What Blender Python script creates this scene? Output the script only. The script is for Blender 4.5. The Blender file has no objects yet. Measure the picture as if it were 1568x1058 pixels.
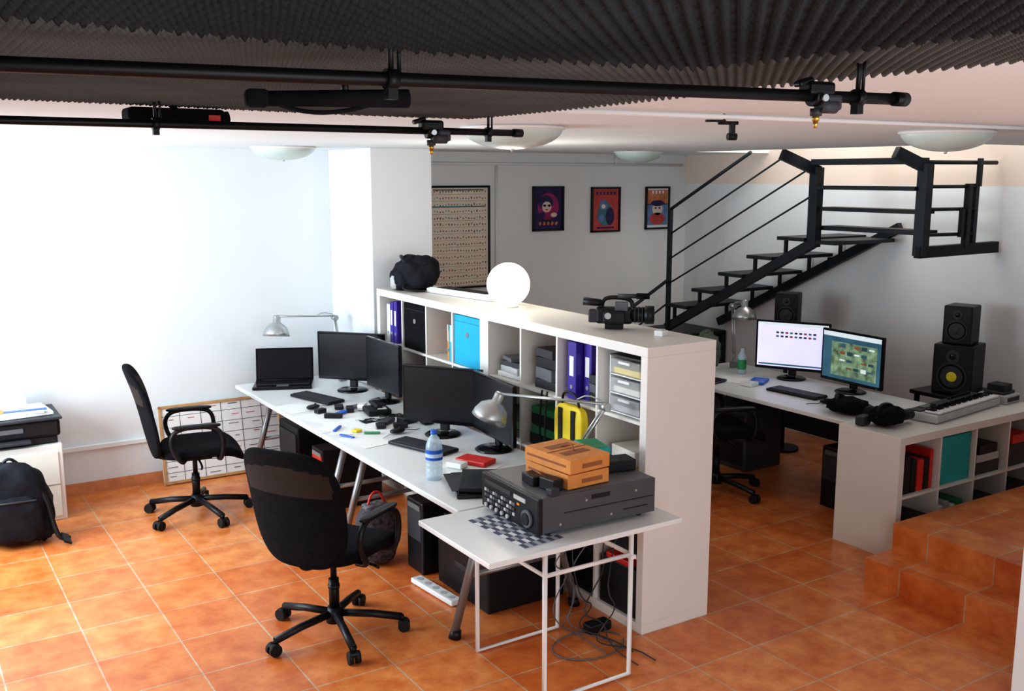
import bpy, bmesh, math, random
import numpy as np
from mathutils import Vector, Matrix, Euler, noise
random.seed(7)
SC=bpy.context.scene
SC.view_settings.view_transform='Standard'
for lk in ('Medium High Contrast','None'):
    try:
        SC.view_settings.look=lk;break
    except Exception:pass
SC.view_settings.exposure=0.30
R=math.radians
# ------------------------------------------------------------ materials
MC={}
def mat(name,col,rough=.5,metal=0,var=.06,scale=8,emit=0,alpha=1,trans=0,bump=0,bscale=60,coat=0,spec=.5):
    if name in MC:return MC[name]
    m=bpy.data.materials.new(name);m.use_nodes=True;nt=m.node_tree;b=nt.nodes['Principled BSDF']
    tc=nt.nodes.new('ShaderNodeTexCoord');n=nt.nodes.new('ShaderNodeTexNoise');n.inputs['Scale'].default_value=scale;n.inputs['Detail'].default_value=3
    nt.links.new(tc.outputs['Object'],n.inputs['Vector'])
    r=nt.nodes.new('ShaderNodeValToRGB');nt.links.new(n.outputs['Fac'],r.inputs[0])
    c=list(col)
    r.color_ramp.elements[0].position=.3;r.color_ramp.elements[1].position=.7
    r.color_ramp.elements[0].color=[max(0,x*(1-var)) for x in c]+[1]
    r.color_ramp.elements[1].color=[min(1,x*(1+var)) for x in c]+[1]
    nt.links.new(r.outputs[0],b.inputs['Base Color'])
    b.inputs['Roughness'].default_value=rough;b.inputs['Metallic'].default_value=metal
    b.inputs['Specular IOR Level'].default_value=spec
    if emit:
        nt.links.new(r.outputs[0],b.inputs['Emission Color']);b.inputs['Emission Strength'].default_value=emit
    if trans:b.inputs['Transmission Weight'].default_value=trans;b.inputs['IOR'].default_value=1.3
    if alpha<1:b.inputs['Alpha'].default_value=alpha
    if coat:b.inputs['Coat Weight'].default_value=coat
    if bump:
        n2=nt.nodes.new('ShaderNodeTexNoise');n2.inputs['Scale'].default_value=bscale;nt.links.new(tc.outputs['Object'],n2.inputs['Vector'])
        bp=nt.nodes.new('ShaderNodeBump');bp.inputs['Strength'].default_value=bump;bp.inputs['Distance'].default_value=.01
        nt.links.new(n2.outputs['Fac'],bp.inputs['Height']);nt.links.new(bp.outputs[0],b.inputs['Normal'])
    MC[name]=m;return m
def tile_mat(name='terracotta_tiles'):
    m=bpy.data.materials.new(name);m.use_nodes=True;nt=m.node_tree;b=nt.nodes['Principled BSDF'];L=nt.links.new
    tc=nt.nodes.new('ShaderNodeTexCoord')
    br=nt.nodes.new('ShaderNodeTexBrick');br.offset=0;br.squash=1
    br.inputs['Scale'].default_value=1;br.inputs['Brick Width'].default_value=.40;br.inputs['Row Height'].default_value=.40
    br.inputs['Mortar Size'].default_value=.004;br.inputs['Mortar Smooth'].default_value=.1;br.inputs['Bias'].default_value=0
    br.inputs['Color1'].default_value=(.68,.16,.032,1);br.inputs['Color2'].default_value=(.78,.235,.058,1);br.inputs['Mortar'].default_value=(.58,.36,.21,1)
    L(tc.outputs['Object'],br.inputs['Vector'])
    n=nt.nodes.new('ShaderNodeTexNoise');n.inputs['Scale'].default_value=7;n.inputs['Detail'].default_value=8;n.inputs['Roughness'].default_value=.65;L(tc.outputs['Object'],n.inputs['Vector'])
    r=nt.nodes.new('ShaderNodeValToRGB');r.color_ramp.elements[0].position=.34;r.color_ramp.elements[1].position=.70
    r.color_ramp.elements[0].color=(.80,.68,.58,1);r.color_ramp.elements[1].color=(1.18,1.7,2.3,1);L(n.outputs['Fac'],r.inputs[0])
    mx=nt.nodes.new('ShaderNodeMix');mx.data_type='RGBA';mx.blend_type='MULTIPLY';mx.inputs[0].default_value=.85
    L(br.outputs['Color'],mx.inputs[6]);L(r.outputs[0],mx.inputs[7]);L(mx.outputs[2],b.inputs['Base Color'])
    b.inputs['Roughness'].default_value=.30;b.inputs['Specular IOR Level'].default_value=.6
    bp=nt.nodes.new('ShaderNodeBump');bp.invert=True;bp.inputs['Strength'].default_value=.4;bp.inputs['Distance'].default_value=.004;L(br.outputs['Fac'],bp.inputs['Height']);L(bp.outputs[0],b.inputs['Normal'])
    return m
WALL=mat('wall_paint',(.79,.81,.82),.85,var=.015,scale=2,bump=.06,bscale=180)
WARMLIT=mat('wall_warm_light_peach',(.84,.70,.60),.85,var=.02,scale=2)  # warm stairwell light put into the colour of the right wall's upper band
CEIL=mat('ceiling_paint',(.80,.86,.88),.9,var=.015,scale=2)
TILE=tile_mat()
TERRA=mat('terracotta_trim',(.62,.25,.11),.5,var=.15,scale=12)
WL=mat('white_laminate',(.80,.81,.80),.32,var=.012,scale=4)
WLW=mat('white_foil_board',(.79,.76,.71),.4,var=.015,scale=4)
WM=mat('white_metal',(.82,.80,.78),.35,var=.02)
WP=mat('white_plastic',(.80,.82,.82),.4,var=.02)
BK=mat('black_plastic',(.009,.009,.011),.42,var=.2,spec=.35)
BKG=mat('black_gloss',(.005,.005,.007),.14,var=.1,spec=.4)
BKF=mat('black_fabric',(.008,.008,.010),.95,var=.3,scale=30,bump=.25,bscale=260,spec=.15)
BKM=mat('black_metal',(.008,.008,.009),.42,metal=.2,var=.1,spec=.3)
MESHB=mat('backrest_mesh',(.040,.031,.027),.95,var=.15,scale=160,bump=.2,bscale=500,spec=.15)
GR=mat('grey_metal',(.30,.31,.32),.38,metal=.7,var=.05)
SIL=mat('silver_lamp',(.46,.48,.48),.34,metal=.8,var=.05)
DG=mat('dark_grey',(.045,.045,.05),.5,var=.15,spec=.3)
MG=mat('mid_grey',(.13,.13,.14),.5,var=.1)
DKM=mat('deck_grey',(.075,.075,.08),.45,var=.08)
LG=mat('light_grey',(.5,.5,.5),.5,var=.06)
STEEL=mat('painted_steel_dark',(.022,.027,.032),.5,metal=.2,var=.15,spec=.35)
CARD=mat('cardboard',(.66,.27,.07),.75,var=.1,scale=14)
CARD2=mat('cardboard_print',(.30,.11,.04),.75,var=.1)
TEAL=mat('teal_fabric',(.02,.36,.36),.7,var=.08)
CYAN=mat('cyan_fabric',(.01,.42,.68),.7,var=.06)
PUR=mat('purple_plastic',(.045,.02,.30),.4,var=.15)
BLUE=mat('blue_plastic',(.02,.12,.55),.4,var=.1)
YEL=mat('yellow_plastic',(.86,.66,.02),.5,var=.05)
RED=mat('red_plastic',(.62,.025,.02),.4,var=.08)
GRN=mat('green_plastic',(.03,.25,.10),.5,var=.1)
ORG=mat('orange_plastic',(.8,.25,.03),.5,var=.1)
PAP=mat('paper',(.84,.84,.82),.8,var=.03,scale=20)
WOOD=mat('pine_frame',(.52,.31,.14),.6,var=.12,scale=20)
CREAM=mat('cream_board',(.80,.77,.68),.5,var=.03)
GOLD=mat('brass',(.6,.38,.09),.35,metal=.8)
CLR=mat('clear_plastic',(.85,.88,.9),.15,alpha=.35)
WATER=mat('water_bottle_plastic',(.62,.78,.88),.08,alpha=.5,coat=.4)
GLOBE=mat('opal_glass_lit',(1,.93,.76),.3,var=0,emit=1.5)
OPAL=mat('opal_glass',(.58,.70,.66),.25,var=.03)
SCR_OFF=mat('screen_off',(.010,.011,.014),.25,var=.1,spec=.3)
SCR_L=mat('screen_lavender',(.66,.64,.90),.4,emit=.6,var=.03)
SCR_B=mat('screen_dark_blue',(.03,.09,.13),.4,emit=.6,var=.3,scale=6)
SCR_G=mat('screen_photo',(.16,.24,.15),.4,emit=.5,var=.7,scale=18)
SCR_W=mat('screen_white',(.62,.70,.74),.4,emit=.5,var=.05)
SKIN=mat('print_pale',(.75,.62,.55),.6,var=.1)
P_NAVY=mat('print_navy',(.02,.012,.08),.6,var=.6,scale=14)
P_MAG=mat('print_magenta',(.30,.015,.12),.6,var=.3,scale=12)
P_RED=mat('print_red',(.50,.07,.06),.6,var=.2,scale=12)
P_TEAL=mat('print_teal',(.06,.18,.22),.6,var=.3,scale=20)
P_BLUE=mat('print_blue',(.13,.22,.42),.6,var=.3,scale=16)
P_ORG=mat('print_orange',(.58,.20,.10),.6,var=.3,scale=16)
WHEEL=mat('caster_rubber',(.012,.012,.012),.6,spec=.3)
BAGF=mat('bag_nylon',(.010,.011,.016),.8,var=.3,scale=10,bump=.4,bscale=25,spec=.25)
OLIVE=mat('olive_cloth',(.10,.12,.09),.9,var=.4,scale=14,bump=.5,bscale=20)
# ------------------------------------------------------------ builder
class B:
    def __init__(s):s.bm=bmesh.new();s.mats=[]
    def mi(s,m):
        if m not in s.mats:s.mats.append(m)
        return s.mats.index(m)
    def add(s,t,m,M=None,smooth=False):
        i=s.mi(m)
        for f in t.faces:f.material_index=i;f.smooth=smooth
        if M is not None:t.transform(M)
        me=bpy.data.meshes.new('t');t.to_mesh(me);t.free();s.bm.from_mesh(me);bpy.data.meshes.remove(me)
    def box(s,c,d,m,rot=(0,0,0),bev=0,seg=2):
        t=bmesh.new();bmesh.ops.create_cube(t,size=1);bmesh.ops.scale(t,vec=d,verts=t.verts)
        if bev>0:bmesh.ops.bevel(t,geom=list(t.edges),offset=min(bev,min(d)*.49),segments=seg,profile=.5,affect='EDGES')
        s.add(t,m,Matrix.Translation(c)@Euler([R(a) for a in rot]).to_matrix().to_4x4(),False);return s
    def b2(s,a,b,m,bev=0):
        s.box([(a[i]+b[i])/2 for i in range(3)],[abs(b[i]-a[i]) for i in range(3)],m,bev=bev);return s
    def cyl(s,p0,p1,r,m,r2=None,seg=16,cap=True):
        p0=Vector(p0);p1=Vector(p1);d=p1-p0
        t=bmesh.new();bmesh.ops.create_cone(t,cap_ends=cap,segments=seg,radius1=r,radius2=r if r2 is None else r2,depth=d.length)
        M=Matrix.Translation((p0+p1)/2)@d.to_track_quat('Z','Y').to_matrix().to_4x4()
        i=s.mi(m);t.transform(M)
        for f in t.faces:f.material_index=i;f.smooth=len(f.verts)==4
        me=bpy.data.meshes.new('t');t.to_mesh(me);t.free();s.bm.from_mesh(me);bpy.data.meshes.remove(me);return s
    def beam(s,p0,p1,w,h,m,up=(0,0,1)):
        p0=Vector(p0);p1=Vector(p1);d=p1-p0;z=d.normalized();x=Vector(up).cross(z)
        if x.length<1e-3:x=Vector((1,0,0)).cross(z)
        x.normalize();y=z.cross(x)
        M=Matrix((x,y,z)).transposed().to_4x4();M.translation=(p0+p1)/2
        t=bmesh.new();bmesh.ops.create_cube(t,size=1);bmesh.ops.scale(t,vec=(w,h,d.length),verts=t.verts);s.add(t,m,M);return s
    def tube(s,pts,r,m,seg=10,closed=False,smoothpts=0):
        P=[Vector(p) for p in pts]
        for _ in range(smoothpts):
            Q=[P[0]]
            for a,b in zip(P,P[1:]):Q+=[a*.75+b*.25,a*.25+b*.75]
            Q.append(P[-1]);P=Q
        t=bmesh.new();rings=[];x=None
        n=len(P)
        for i,p in enumerate(P):
            a=P[i-1] if i>0 else (P[-1] if closed else p);b=P[i+1] if i<n-1 else (P[0] if closed else p)
            z=(b-a).normalized()
            if x is None:x=z.orthogonal().normalized()
            else:
                x=(x-z*x.dot(z)).normalized()
            y=z.cross(x)
            rings.append([t.verts.new(p+r*(math.cos(2*math.pi*k/seg)*x+math.sin(2*math.pi*k/seg)*y)) for k in range(seg)])
        prs=list(zip(rings,rings[1:]))
        if closed:prs.append((rings[-1],rings[0]))
        for A,C in prs:
            for k in range(seg):t.faces.new((A[k],A[(k+1)%seg],C[(k+1)%seg],C[k]))
        if not closed:t.faces.new(rings[0][::-1]);t.faces.new(rings[-1])
        s.add(t,m,None,True);return s
    def lathe(s,prof,c,m,axis=(0,0,1),seg=32):
        t=bmesh.new();rings=[]
        for r,z in prof:rings.append([t.verts.new((max(r,1e-4)*math.cos(2*math.pi*k/seg),max(r,1e-4)*math.sin(2*math.pi*k/seg),z)) for k in range(seg)])
        for A,C in zip(rings,rings[1:]):
            for k in range(seg):t.faces.new((A[k],A[(k+1)%seg],C[(k+1)%seg],C[k]))
        M=Matrix.Translation(c)@Vector(axis).to_track_quat('Z','Y').to_matrix().to_4x4()
        s.add(t,m,M,True);return s
    def blob(s,c,d,m,e=3,amp=0,fr=3,rot=(0,0,0),nu=32,nv=20,fn=None,seed=0):
        t=bmesh.new();rings=[]
        sp=lambda v,p:math.copysign(abs(v)**p,v)
        for j in range(nv+1):
            ph=-math.pi/2+math.pi*j/nv
            ring=[]
            for i in range(nu):
                th=2*math.pi*i/nu
                v=Vector((sp(math.cos(ph),2/e)*sp(math.cos(th),2/e),sp(math.cos(ph),2/e)*sp(math.sin(th),2/e),sp(math.sin(ph),2/e)))
                if amp:v*=1+amp*noise.noise(v*fr+Vector((seed,seed*2,0)))
                v=Vector((v.x*d[0],v.y*d[1],v.z*d[2]))
                if fn:v=Vector(fn(v))
                ring.append(t.verts.new(v))
            rings.append(ring)
        for A,C in zip(rings,rings[1:]):
            for k in range(nu):t.faces.new((A[k],A[(k+1)%nu],C[(k+1)%nu],C[k]))
        bmesh.ops.remove_doubles(t,verts=t.verts,dist=1e-5)
        s.add(t,m,Matrix.Translation(c)@Euler([R(a) for a in rot]).to_matrix().to_4x4(),True);return s
    def quad(s,pts,m):
        t=bmesh.new();t.faces.new([t.verts.new(p) for p in pts]);s.add(t,m);return s
    def done(s,name,loc=(0,0,0),rz=0,rot=None):
        me=bpy.data.meshes.new(name);s.bm.to_mesh(me);s.bm.free()
        for m in s.mats:me.materials.append(m)
        o=bpy.data.objects.new(name,me);SC.collection.objects.link(o)
        o.location=loc;o.rotation_euler=(0,0,R(rz)) if rot is None else [R(a) for a in rot]
        return o
# ------------------------------------------------------------ room shell
H=2.52
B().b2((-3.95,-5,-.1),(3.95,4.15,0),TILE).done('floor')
b=B();b.b2((-3.95,-5,H),(2.95,4.15,H+.1),CEIL);b.b2((2.95,2.9,H),(3.95,4.15,H+.1),CEIL);b.b2((2.95,-1.5,H),(3.95,.3,H+.1),CEIL);b.done('ceiling')
B().b2((-3.95,4.0,0),(3.95,4.12,3.4),WALL).done('wall_back')
b=B();b.b2((3.87,-1.5,0),(3.99,4.0,2.24),WALL);b.b2((3.87,-1.5,2.24),(3.99,4.0,3.4),WARMLIT);b.done('wall_right')
b=B() # left wall with window opening
wy0,wy1,wz0,wz1=1.3,3.6,.85,2.2
b.b2((-4.05,-5,0),(-3.95,wy0,H),WALL);b.b2((-4.05,wy1,0),(-3.95,4.12,H),WALL);b.b2((-4.05,wy0,0),(-3.95,wy1,wz0),WALL);b.b2((-4.05,wy0,wz1),(-3.95,wy1,H),WALL);b.done('wall_left')
b=B()
for y in (wy0,(wy0+wy1)/2,wy1):b.b2((-4.03,y-.03,wz0),(-3.97,y+.03,wz1),WP)
for z in (wz0,wz1):b.b2((-4.03,wy0,z-.03),(-3.97,wy1,z+.03),WP)
b.done('window_1')
B().b2((0.02,3.2,0),(.53,4.0,H),WALL,bev=.004).done('column_wall')
B().b2((.91,-1.57,0),(3.87,-1.42,H),WALL,bev=.005).done('wall_front')
# raised tiled platform
b=B();b.b2((1.52,-1.415,0),(3.865,-.17,.15),TILE);b.b2((1.76,-1.415,.15),(3.865,-.17,.31),TILE);b.done('tiled_platform_steps')
b=B();b.b2((-3.95,3.985,0),(0,4.0,.085),TERRA);b.done('baseboard_back')
b=B();b.b2((.008,3.2,0),(.02,4.0,.085),TERRA);b.done('baseboard_column')
b=B();b.b2((-3.95,3.97,.33),(0.02,4.0,.365),WP,bev=.004);b.done('trim_1')
b=B();b.tube([(.6,3.985,2.42),(3.8,3.985,2.42)],.012,WP);b.tube([(1.6,3.985,2.42),(1.6,3.985,1.0)],.012,WP);b.tube([(2.95,3.985,2.42),(2.95,3.985,2.51)],.012,WP);b.done('trim_2')
# ------------------------------------------------------------ acoustic foam
FOAM=mat('acoustic_foam',(.092,.098,.096),.95,var=.2,scale=3,spec=.1)
FOAMD=mat('acoustic_foam_dark',(.030,.033,.036),.95,var=.2,scale=3,spec=.1)
def foam(name,x0,x1,y0,y1,z,amp,pitch,res,th,m):
    xs=np.arange(x0,x1,res);ys=np.arange(y0,y1,res)
    X,Y=np.meshgrid(xs,ys,indexing='ij')
    Z=z+amp*np.sin(2*np.pi*X/pitch)*np.sin(2*np.pi*Y/pitch)+.004*np.sin(X*3.1+Y*2.3)
    X=np.pad(X,1,mode='edge');Y=np.pad(Y,1,mode='edge');Z=np.pad(Z,1,constant_values=z+th)
    nx,ny=X.shape;co=np.stack([X,Y,Z],-1).reshape(-1,3)
    idx=np.arange(nx*ny).reshape(nx,ny)
    q=np.stack([idx[:-1,:-1],idx[:-1,1:],idx[1:,1:],idx[1:,:-1]],-1).reshape(-1,4)
    me=bpy.data.meshes.new(name);me.vertices.add(len(co));me.vertices.foreach_set('co',co.ravel())
    me.loops.add(q.size);me.loops.foreach_set('vertex_index',q.ravel().astype(np.int32))
    me.polygons.add(len(q));me.polygons.foreach_set('loop_start',np.arange(0,q.size,4,dtype=np.int32));me.polygons.foreach_set('loop_total',np.full(len(q),4,dtype=np.int32))
    me.polygons.foreach_set('use_smooth',np.ones(len(q),dtype=bool))
    me.update();me.validate();me.materials.append(m)
    o=bpy.data.objects.new(name,me);SC.collection.objects.link(o)
foam('acoustic_foam_panel',-3.9,-1.56,-3.5,-.97,2.495,.009,.024,.004,.024,FOAM)
foam('acoustic_foam_panel',-3.9,-2.16,-3.5,-2.62,2.463,.009,.022,.004,.018,FOAMD)
# ------------------------------------------------------------ lighting tubes
def tubeobj(x0,y0,x1,y1,z,r,clips,name):
    b=B();b.cyl((x0,y0,z),(x1,y1,z),r,BKM,seg=20)
    b.cyl((x1-.03,y1,z),(x1,y1,z),r*1.25,BKM,seg=20)
    for cx in clips:
        t=(cx-x0)/(x1-x0);cy=y0+(y1-y0)*t
        b.cyl((cx-.008,cy,z),(cx+.008,cy,z),r*1.45,BKM,seg=20)
        b.box((cx,cy,z-r*1.5),(.014,.014,.024),BKM)
        b.cyl((cx,cy,z+r),(cx,cy,H),.004,BKM,seg=8)
        b.cyl((cx+.012,cy,z+r),(cx+.012,cy,H),.003,BKM,seg=8)
    return b.done(name)
tubeobj(-3.9,-2.235,-1.67,-2.59,2.44,.0092,[-2.54,-1.77],'lighting_rail')
tubeobj(-3.9,-1.09,-1.48,-1.14,2.44,.0098,[-2.525,-1.594],'lighting_rail')
def clampobj(x,y,z,sc,name='spotlight_clamp'):
    b=B()
    b.box((0,0,.012),(.052,.035,.022),BKM,bev=.006);b.box((-.028,0,.022),(.03,.02,.01),BKM,rot=(0,-18,0),bev=.004)
    b.cyl((-.012,0,0),(.0,0,0),.017,BKM,seg=18);b.cyl((.0,-.006,-.016),(.034,-.006,-.016),.012,DG,seg=16);b.box((.028,0,-.01),(.03,.03,.026),DG,bev=.005)
    b.cyl((.0,-.018,-.004),(.0,-.024,-.004),.006,SIL,seg=12)
    b.cyl((0,0,-.02),(0,0,-.032),.010,DG,seg=12);b.cyl((0,0,-.032),(0,0,-.040),.006,GOLD,seg=12);b.cyl((0,0,-.040),(0,0,-.052),.0045,GOLD,seg=12,r2=.003)
    o=b.done(name,(x,y,z),-10);o.scale=(sc,sc,sc);return o
clampobj(-1.85,-2.56,2.44,.95);clampobj(-1.78,-1.135,2.44,1.25)
b=B();b.cyl((-.11,0,0),(.09,0,.006),.010,BKF,seg=18,r2=.013);b.box((-.12,0,.0),(.03,.025,.024),BKF,bev=.006);b.tube([(-.10,0,-.005),(-.05,0,-.018),(.0,0,-.014),(.05,.0,.0)],.003,BKF,smoothpts=2);b.cyl((.0,0,.01),(.0,0,.03),.005,BKM)
b.done('stage_spotlight',(-2.565,-2.36,2.417),-8)
b=B();b.box((0,0,0),(.24,.09,.035),BKF,bev=.01);b.box((.09,-.046,-.005),(.03,.004,.014),RED);b.cyl((0,0,0),(0,0,.03),.01,BKM);b.cyl((.08,0,-.008),(.14,0,.0),.016,BKF);b.done('stage_spotlight',(-2.45,-1.00,2.467),0)
b=B();b.tube([(-1.4,-1.15,2.51),(1.9,-1.30,2.51)],.008,WP);b.done('trim_4')
b=B();b.cyl((-.02,0,0),(.05,0,0),.006,BKM);b.box((.03,0,-.02),(.018,.018,.05),BKM,bev=.003);b.cyl((.015,0,-.045),(.045,0,-.045),.012,BKM);b.box((-.03,0,.006),(.07,.01,.008),BKM);b.cyl((0,0,0),(0,0,.03),.004,BKM);b.done('rail_hook',(-.7,-1.18,2.49),-20)
# ceiling lamps
for (x,y,r) in [(-.61,3.29,.22),(2.44,3.04,.20),(-.82,-.06,.21),(1.09,-.79,.20)]:
    b=B();pr=[(r*math.cos(a),-.085*math.sin(a)) for a in [i*math.pi/2/12 for i in range(13)]]
    b.lathe(pr,(0,0,-.010),OPAL,seg=40);b.lathe([(r*1.0,0),(r*1.06,-.005),(r*1.06,-.012),(r*.97,-.018)],(0,0,0),WM,seg=40);b.cyl((0,0,-.010),(0,0,0),r*.9,WM,seg=40);b.cyl((0,0,-.092),(0,0,-.104),.010,SIL,r2=.006)
    b.done('ceiling_lamp',(x,y,H))
# ------------------------------------------------------------ shelving
def shelf(name,loc,W,D,Ht,nc,nr,m):
    b=B();o=.05;i=.016   # long axis Y
    b.b2((0,0,0),(D,W,o),m,.002);b.b2((0,0,Ht-o),(D,W,Ht),m,.002);b.b2((0,0,o),(D,o,Ht-o),m,.002);b.b2((0,W-o,o),(D,W,Ht-o),m,.002)
    cw=(W-2*o-(nc-1)*i)/nc;ch=(Ht-2*o-(nr-1)*i)/nr
    for k in range(1,nc):y=o+k*cw+(k-1)*i;b.b2((.004,y,o),(D-.004,y+i,Ht-o),m)
    for k in range(1,nr):z=o+k*ch+(k-1)*i;b.b2((.006,o,z),(D-.006,W-o,z+i),m)
    b.done(name,loc);return cw,ch,o,i
SD=.455;U=1.55;SH=1.49
cw,ch,oo,ii=shelf('cube_bookshelf',(0,0,0),U,SD,SH,4,4,WLW)
shelf('cube_bookshelf',(0,U,0),U,SD,SH,4,4,WLW)
def cell(u,c,r): # u unit(0 near), c from near, r from top -> y0,z0
    return u*U+oo+c*(cw+ii), SH-oo-(r+1)*ch-r*ii
def storagebox(u,c,r,m,name='storage_box',dx=.012):
    y,z=cell(u,c,r);b=B();b.b2((dx,.006,.001),(dx+.38,cw-.006,ch-.008),m,.008)
    b.cyl((dx-.003,cw/2,ch*.62),(dx+.001,cw/2,ch*.62),.018,GR);b.b2((dx-.001,.012,ch-.05),(dx,cw-.012,ch-.048),DG);b.done(name,(0,y,z))
storagebox(1,0,0,CYAN);storagebox(1,2,0,BKF)
def binder(u,c,r,off,m,w=.07,h=.29,name='magazine_file',dx=.03):
    y,z=cell(u,c,r);b=B();b.b2((dx,0,.001),(dx+.25,w,h),m,.004);b.cyl((dx-.002,w/2,.07),(dx+.001,w/2,.07),.012,SIL);b.b2((dx-.001,w*.25,.13),(dx+.001,w*.75,.24),PAP);b.done(name,(0,y+off,z))
binder(1,3,0,.13,PUR,.05,.31);binder(1,3,0,.19,PUR,.05,.30);binder(1,3,0,.245,WP,.05,.28)
binder(1,1,0,.01,CYAN,.07,.24);binder(1,1,0,.085,ORG,.02,.2)
binder(0,1,0,.215,PUR,.075,.32);binder(0,1,0,.14,PUR,.072,.32,dx=.08)
def stack(u,c,r,items,name,x=.05):
    y,z=cell(u,c,r);b=B();h=.001
    for (dx,dy,dz,m,rz,oy) in items:
        b.box((x+dx/2,cw/2+oy,h+dz/2),(dx,dy,dz),m,rot=(0,0,rz),bev=.004);h+=dz+.0005
    b.done(name,(0,y,z))
stack(0,3,0,[(.3,.28,.03,PAP,3,0),(.26,.24,.04,LG,-8,0),(.24,.22,.03,DG,5,0),(.2,.15,.025,MG,-14,.02)],'stack_of_papers')
stack(0,2,0,[(.3,.2,.05,DG,3,0),(.22,.2,.07,MG,-8,0),(.2,.18,.06,BK,4,0),(.2,.18,.05,DG,-4,0)],'camera_gear_stack')
stack(0,1,0,[(.22,.11,.06,BK,8,-.10),(.14,.10,.05,MG,-20,-.10),(.1,.09,.05,BK,10,-.10)],'power_adapter_pile')
stack(1,1,1,[(.25,.25,.05,PAP,3,0),(.2,.2,.05,LG,-8,0)],'stack_of_papers')
stack(1,2,1,[(.3,.28,.10,BK,0,0),(.24,.24,.1,DG,8,0)],'equipment_stack')
stack(1,3,1,[(.3,.28,.10,LG,0,0),(.24,.24,.06,DG,8,0)],'equipment_stack')
stack(1,0,1,[(.3,.28,.06,BLUE,0,0),(.24,.24,.1,DG,8,0)],'equipment_stack')
stack(0,3,1,[(.33,.28,.05,BK,0,0),(.28,.26,.05,GRN,3,0),(.3,.26,.05,DG,-3,0)],'tape_case_stack')
stack(0,2,1,[(.33,.3,.07,BK,0,0),(.3,.27,.05,GRN,3,0),(.3,.28,.07,BK,-3,0),(.28,.26,.04,GRN,2,0)],'tape_case_stack')
stack(0,0,1,[(.3,.28,.04,BK,0,0),(.25,.2,.05,GOLD,8,0),(.25,.22,.08,CREAM,-6,0)],'equipment_stack')
for cc in range(4):
    stack(0,cc,2,[(.33,.29,.10,[BK,DG,RED,BK][cc],0,0),(.3,.26,.09,[DG,BK,BK,MG][cc],4,0)],'equipment_case',.02)
    stack(0,cc,3,[(.36,.30,.26,[BK,BK,DG,BK][cc],0,0),(.2,.2,.03,[RED,DG,DG,BK][cc],0,0)],'equipment_case',.02)
    stack(1,cc,3,[(.36,.30,.26,[DG,BK,LG,BK][cc],0,0),(.2,.2,.03,DG,0,0)],'equipment_case',.02)
# clear drawer tower
y,z=cell(0,0,0);b=B();
for k in range(3):
    z0=.004+k*.098;b.b2((0,0,z0),(.33,.25,z0+.006),WP);b.b2((-.004,.008,z0+.008),(.30,.242,z0+.085),CLR,.008);b.b2((-.014,.08,z0+.065),(0,.17,z0+.08),WP,.004);b.b2((.01,.02,z0+.01),(.25,.23,z0+.04),[LG,CREAM,YEL][k])
b.b2((0,-.002,0),(.33,.004,.30),WP);b.b2((0,.246,0),(.33,.252,.30),WP);b.b2((0,0,.298),(.33,.25,.306),DG);b.done('drawer_tower',(.03,y+.03,z+.001))
# yellow/black bag hanging on shelf front
b=B();b.blob((0,0,0),(.030,.13,.17),YEL,e=5,amp=.05)
for yy in (-.06,.055):b.box((-.033,yy,.0),(.008,.035,.30),BK,bev=.003)
b.tube([(0,.08,.15),(-.01,.06,.24),(-.01,-.06,.24),(0,-.08,.15)],.007,BK,smoothpts=2)
y,z=cell(0,1,1);b.done('yellow_bag',(-.045,y+.15,z+.18))
b=B()
for yy in (0,.05):b.tube([(-.012,yy,0),(-.016,yy+.01,-.1),(-.014,yy+.02,-.28),(-.016,yy,-.33)],.006,BK,smoothpts=2)
b.cyl((-.02,.03,-.3),(-.02,.03,-.5),.018,BK);y,z=cell(0,2,0);b.done('hanging_headphones',(-.012,y+.04,z+.02))
# ---- things on top of shelf
b=B()
b.lathe([(.06,0),(.065,.006),(.06,.014),(.045,.02)],(0,0,0),WP,seg=32)
t=[(.138*math.sin(a),.146-.138*math.cos(a)) for a in [math.pi*i/24 for i in range(1,25)]];t[-1]=(.0005,.284)
b.lathe(t,(0,0,0),GLOBE,seg=48);b.done('globe_lamp',(.25,1.66,SH))
b=B();b.blob((0,0,.12),(.15,.17,.125),BAGF,e=2.8,amp=.16,fr=2.0,seed=3,nu=48,nv=30);b.blob((-.11,.02,.08),(.07,.11,.08),BAGF,e=2.6,amp=.15,seed=5);b.blob((.02,-.06,.20),(.1,.1,.05),BAGF,e=2.4,amp=.2,seed=9)
b.tube([(-.1,-.12,.16),(-.14,-.05,.24),(-.1,.05,.25),(-.02,.1,.2)],.012,BK,smoothpts=2);b.tube([(-.15,-.1,.05),(-.17,-.12,.02),(-.13,-.2,.012),(-.05,-.24,.012)],.008,BK,smoothpts=2);b.blob((-.16,.03,.06),(.03,.04,.05),LG,e=2.5,amp=.2);b.done('black_backpack',(.215,2.87,SH+.002))
b=B();b.box((0,0,.018),(.13,.72,.034),WP,bev=.008);b.box((-.02,0,.037),(.07,.68,.005),LG);b.box((.0,-.02,.043),(.10,.55,.006),BK,bev=.002)
for k in range(34):b.box((-.035,-.33+k*.0195,.040),(.05,.017,.006),WP)
b.done('midi_keyboard',(.30,2.31,SH),8)
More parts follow.
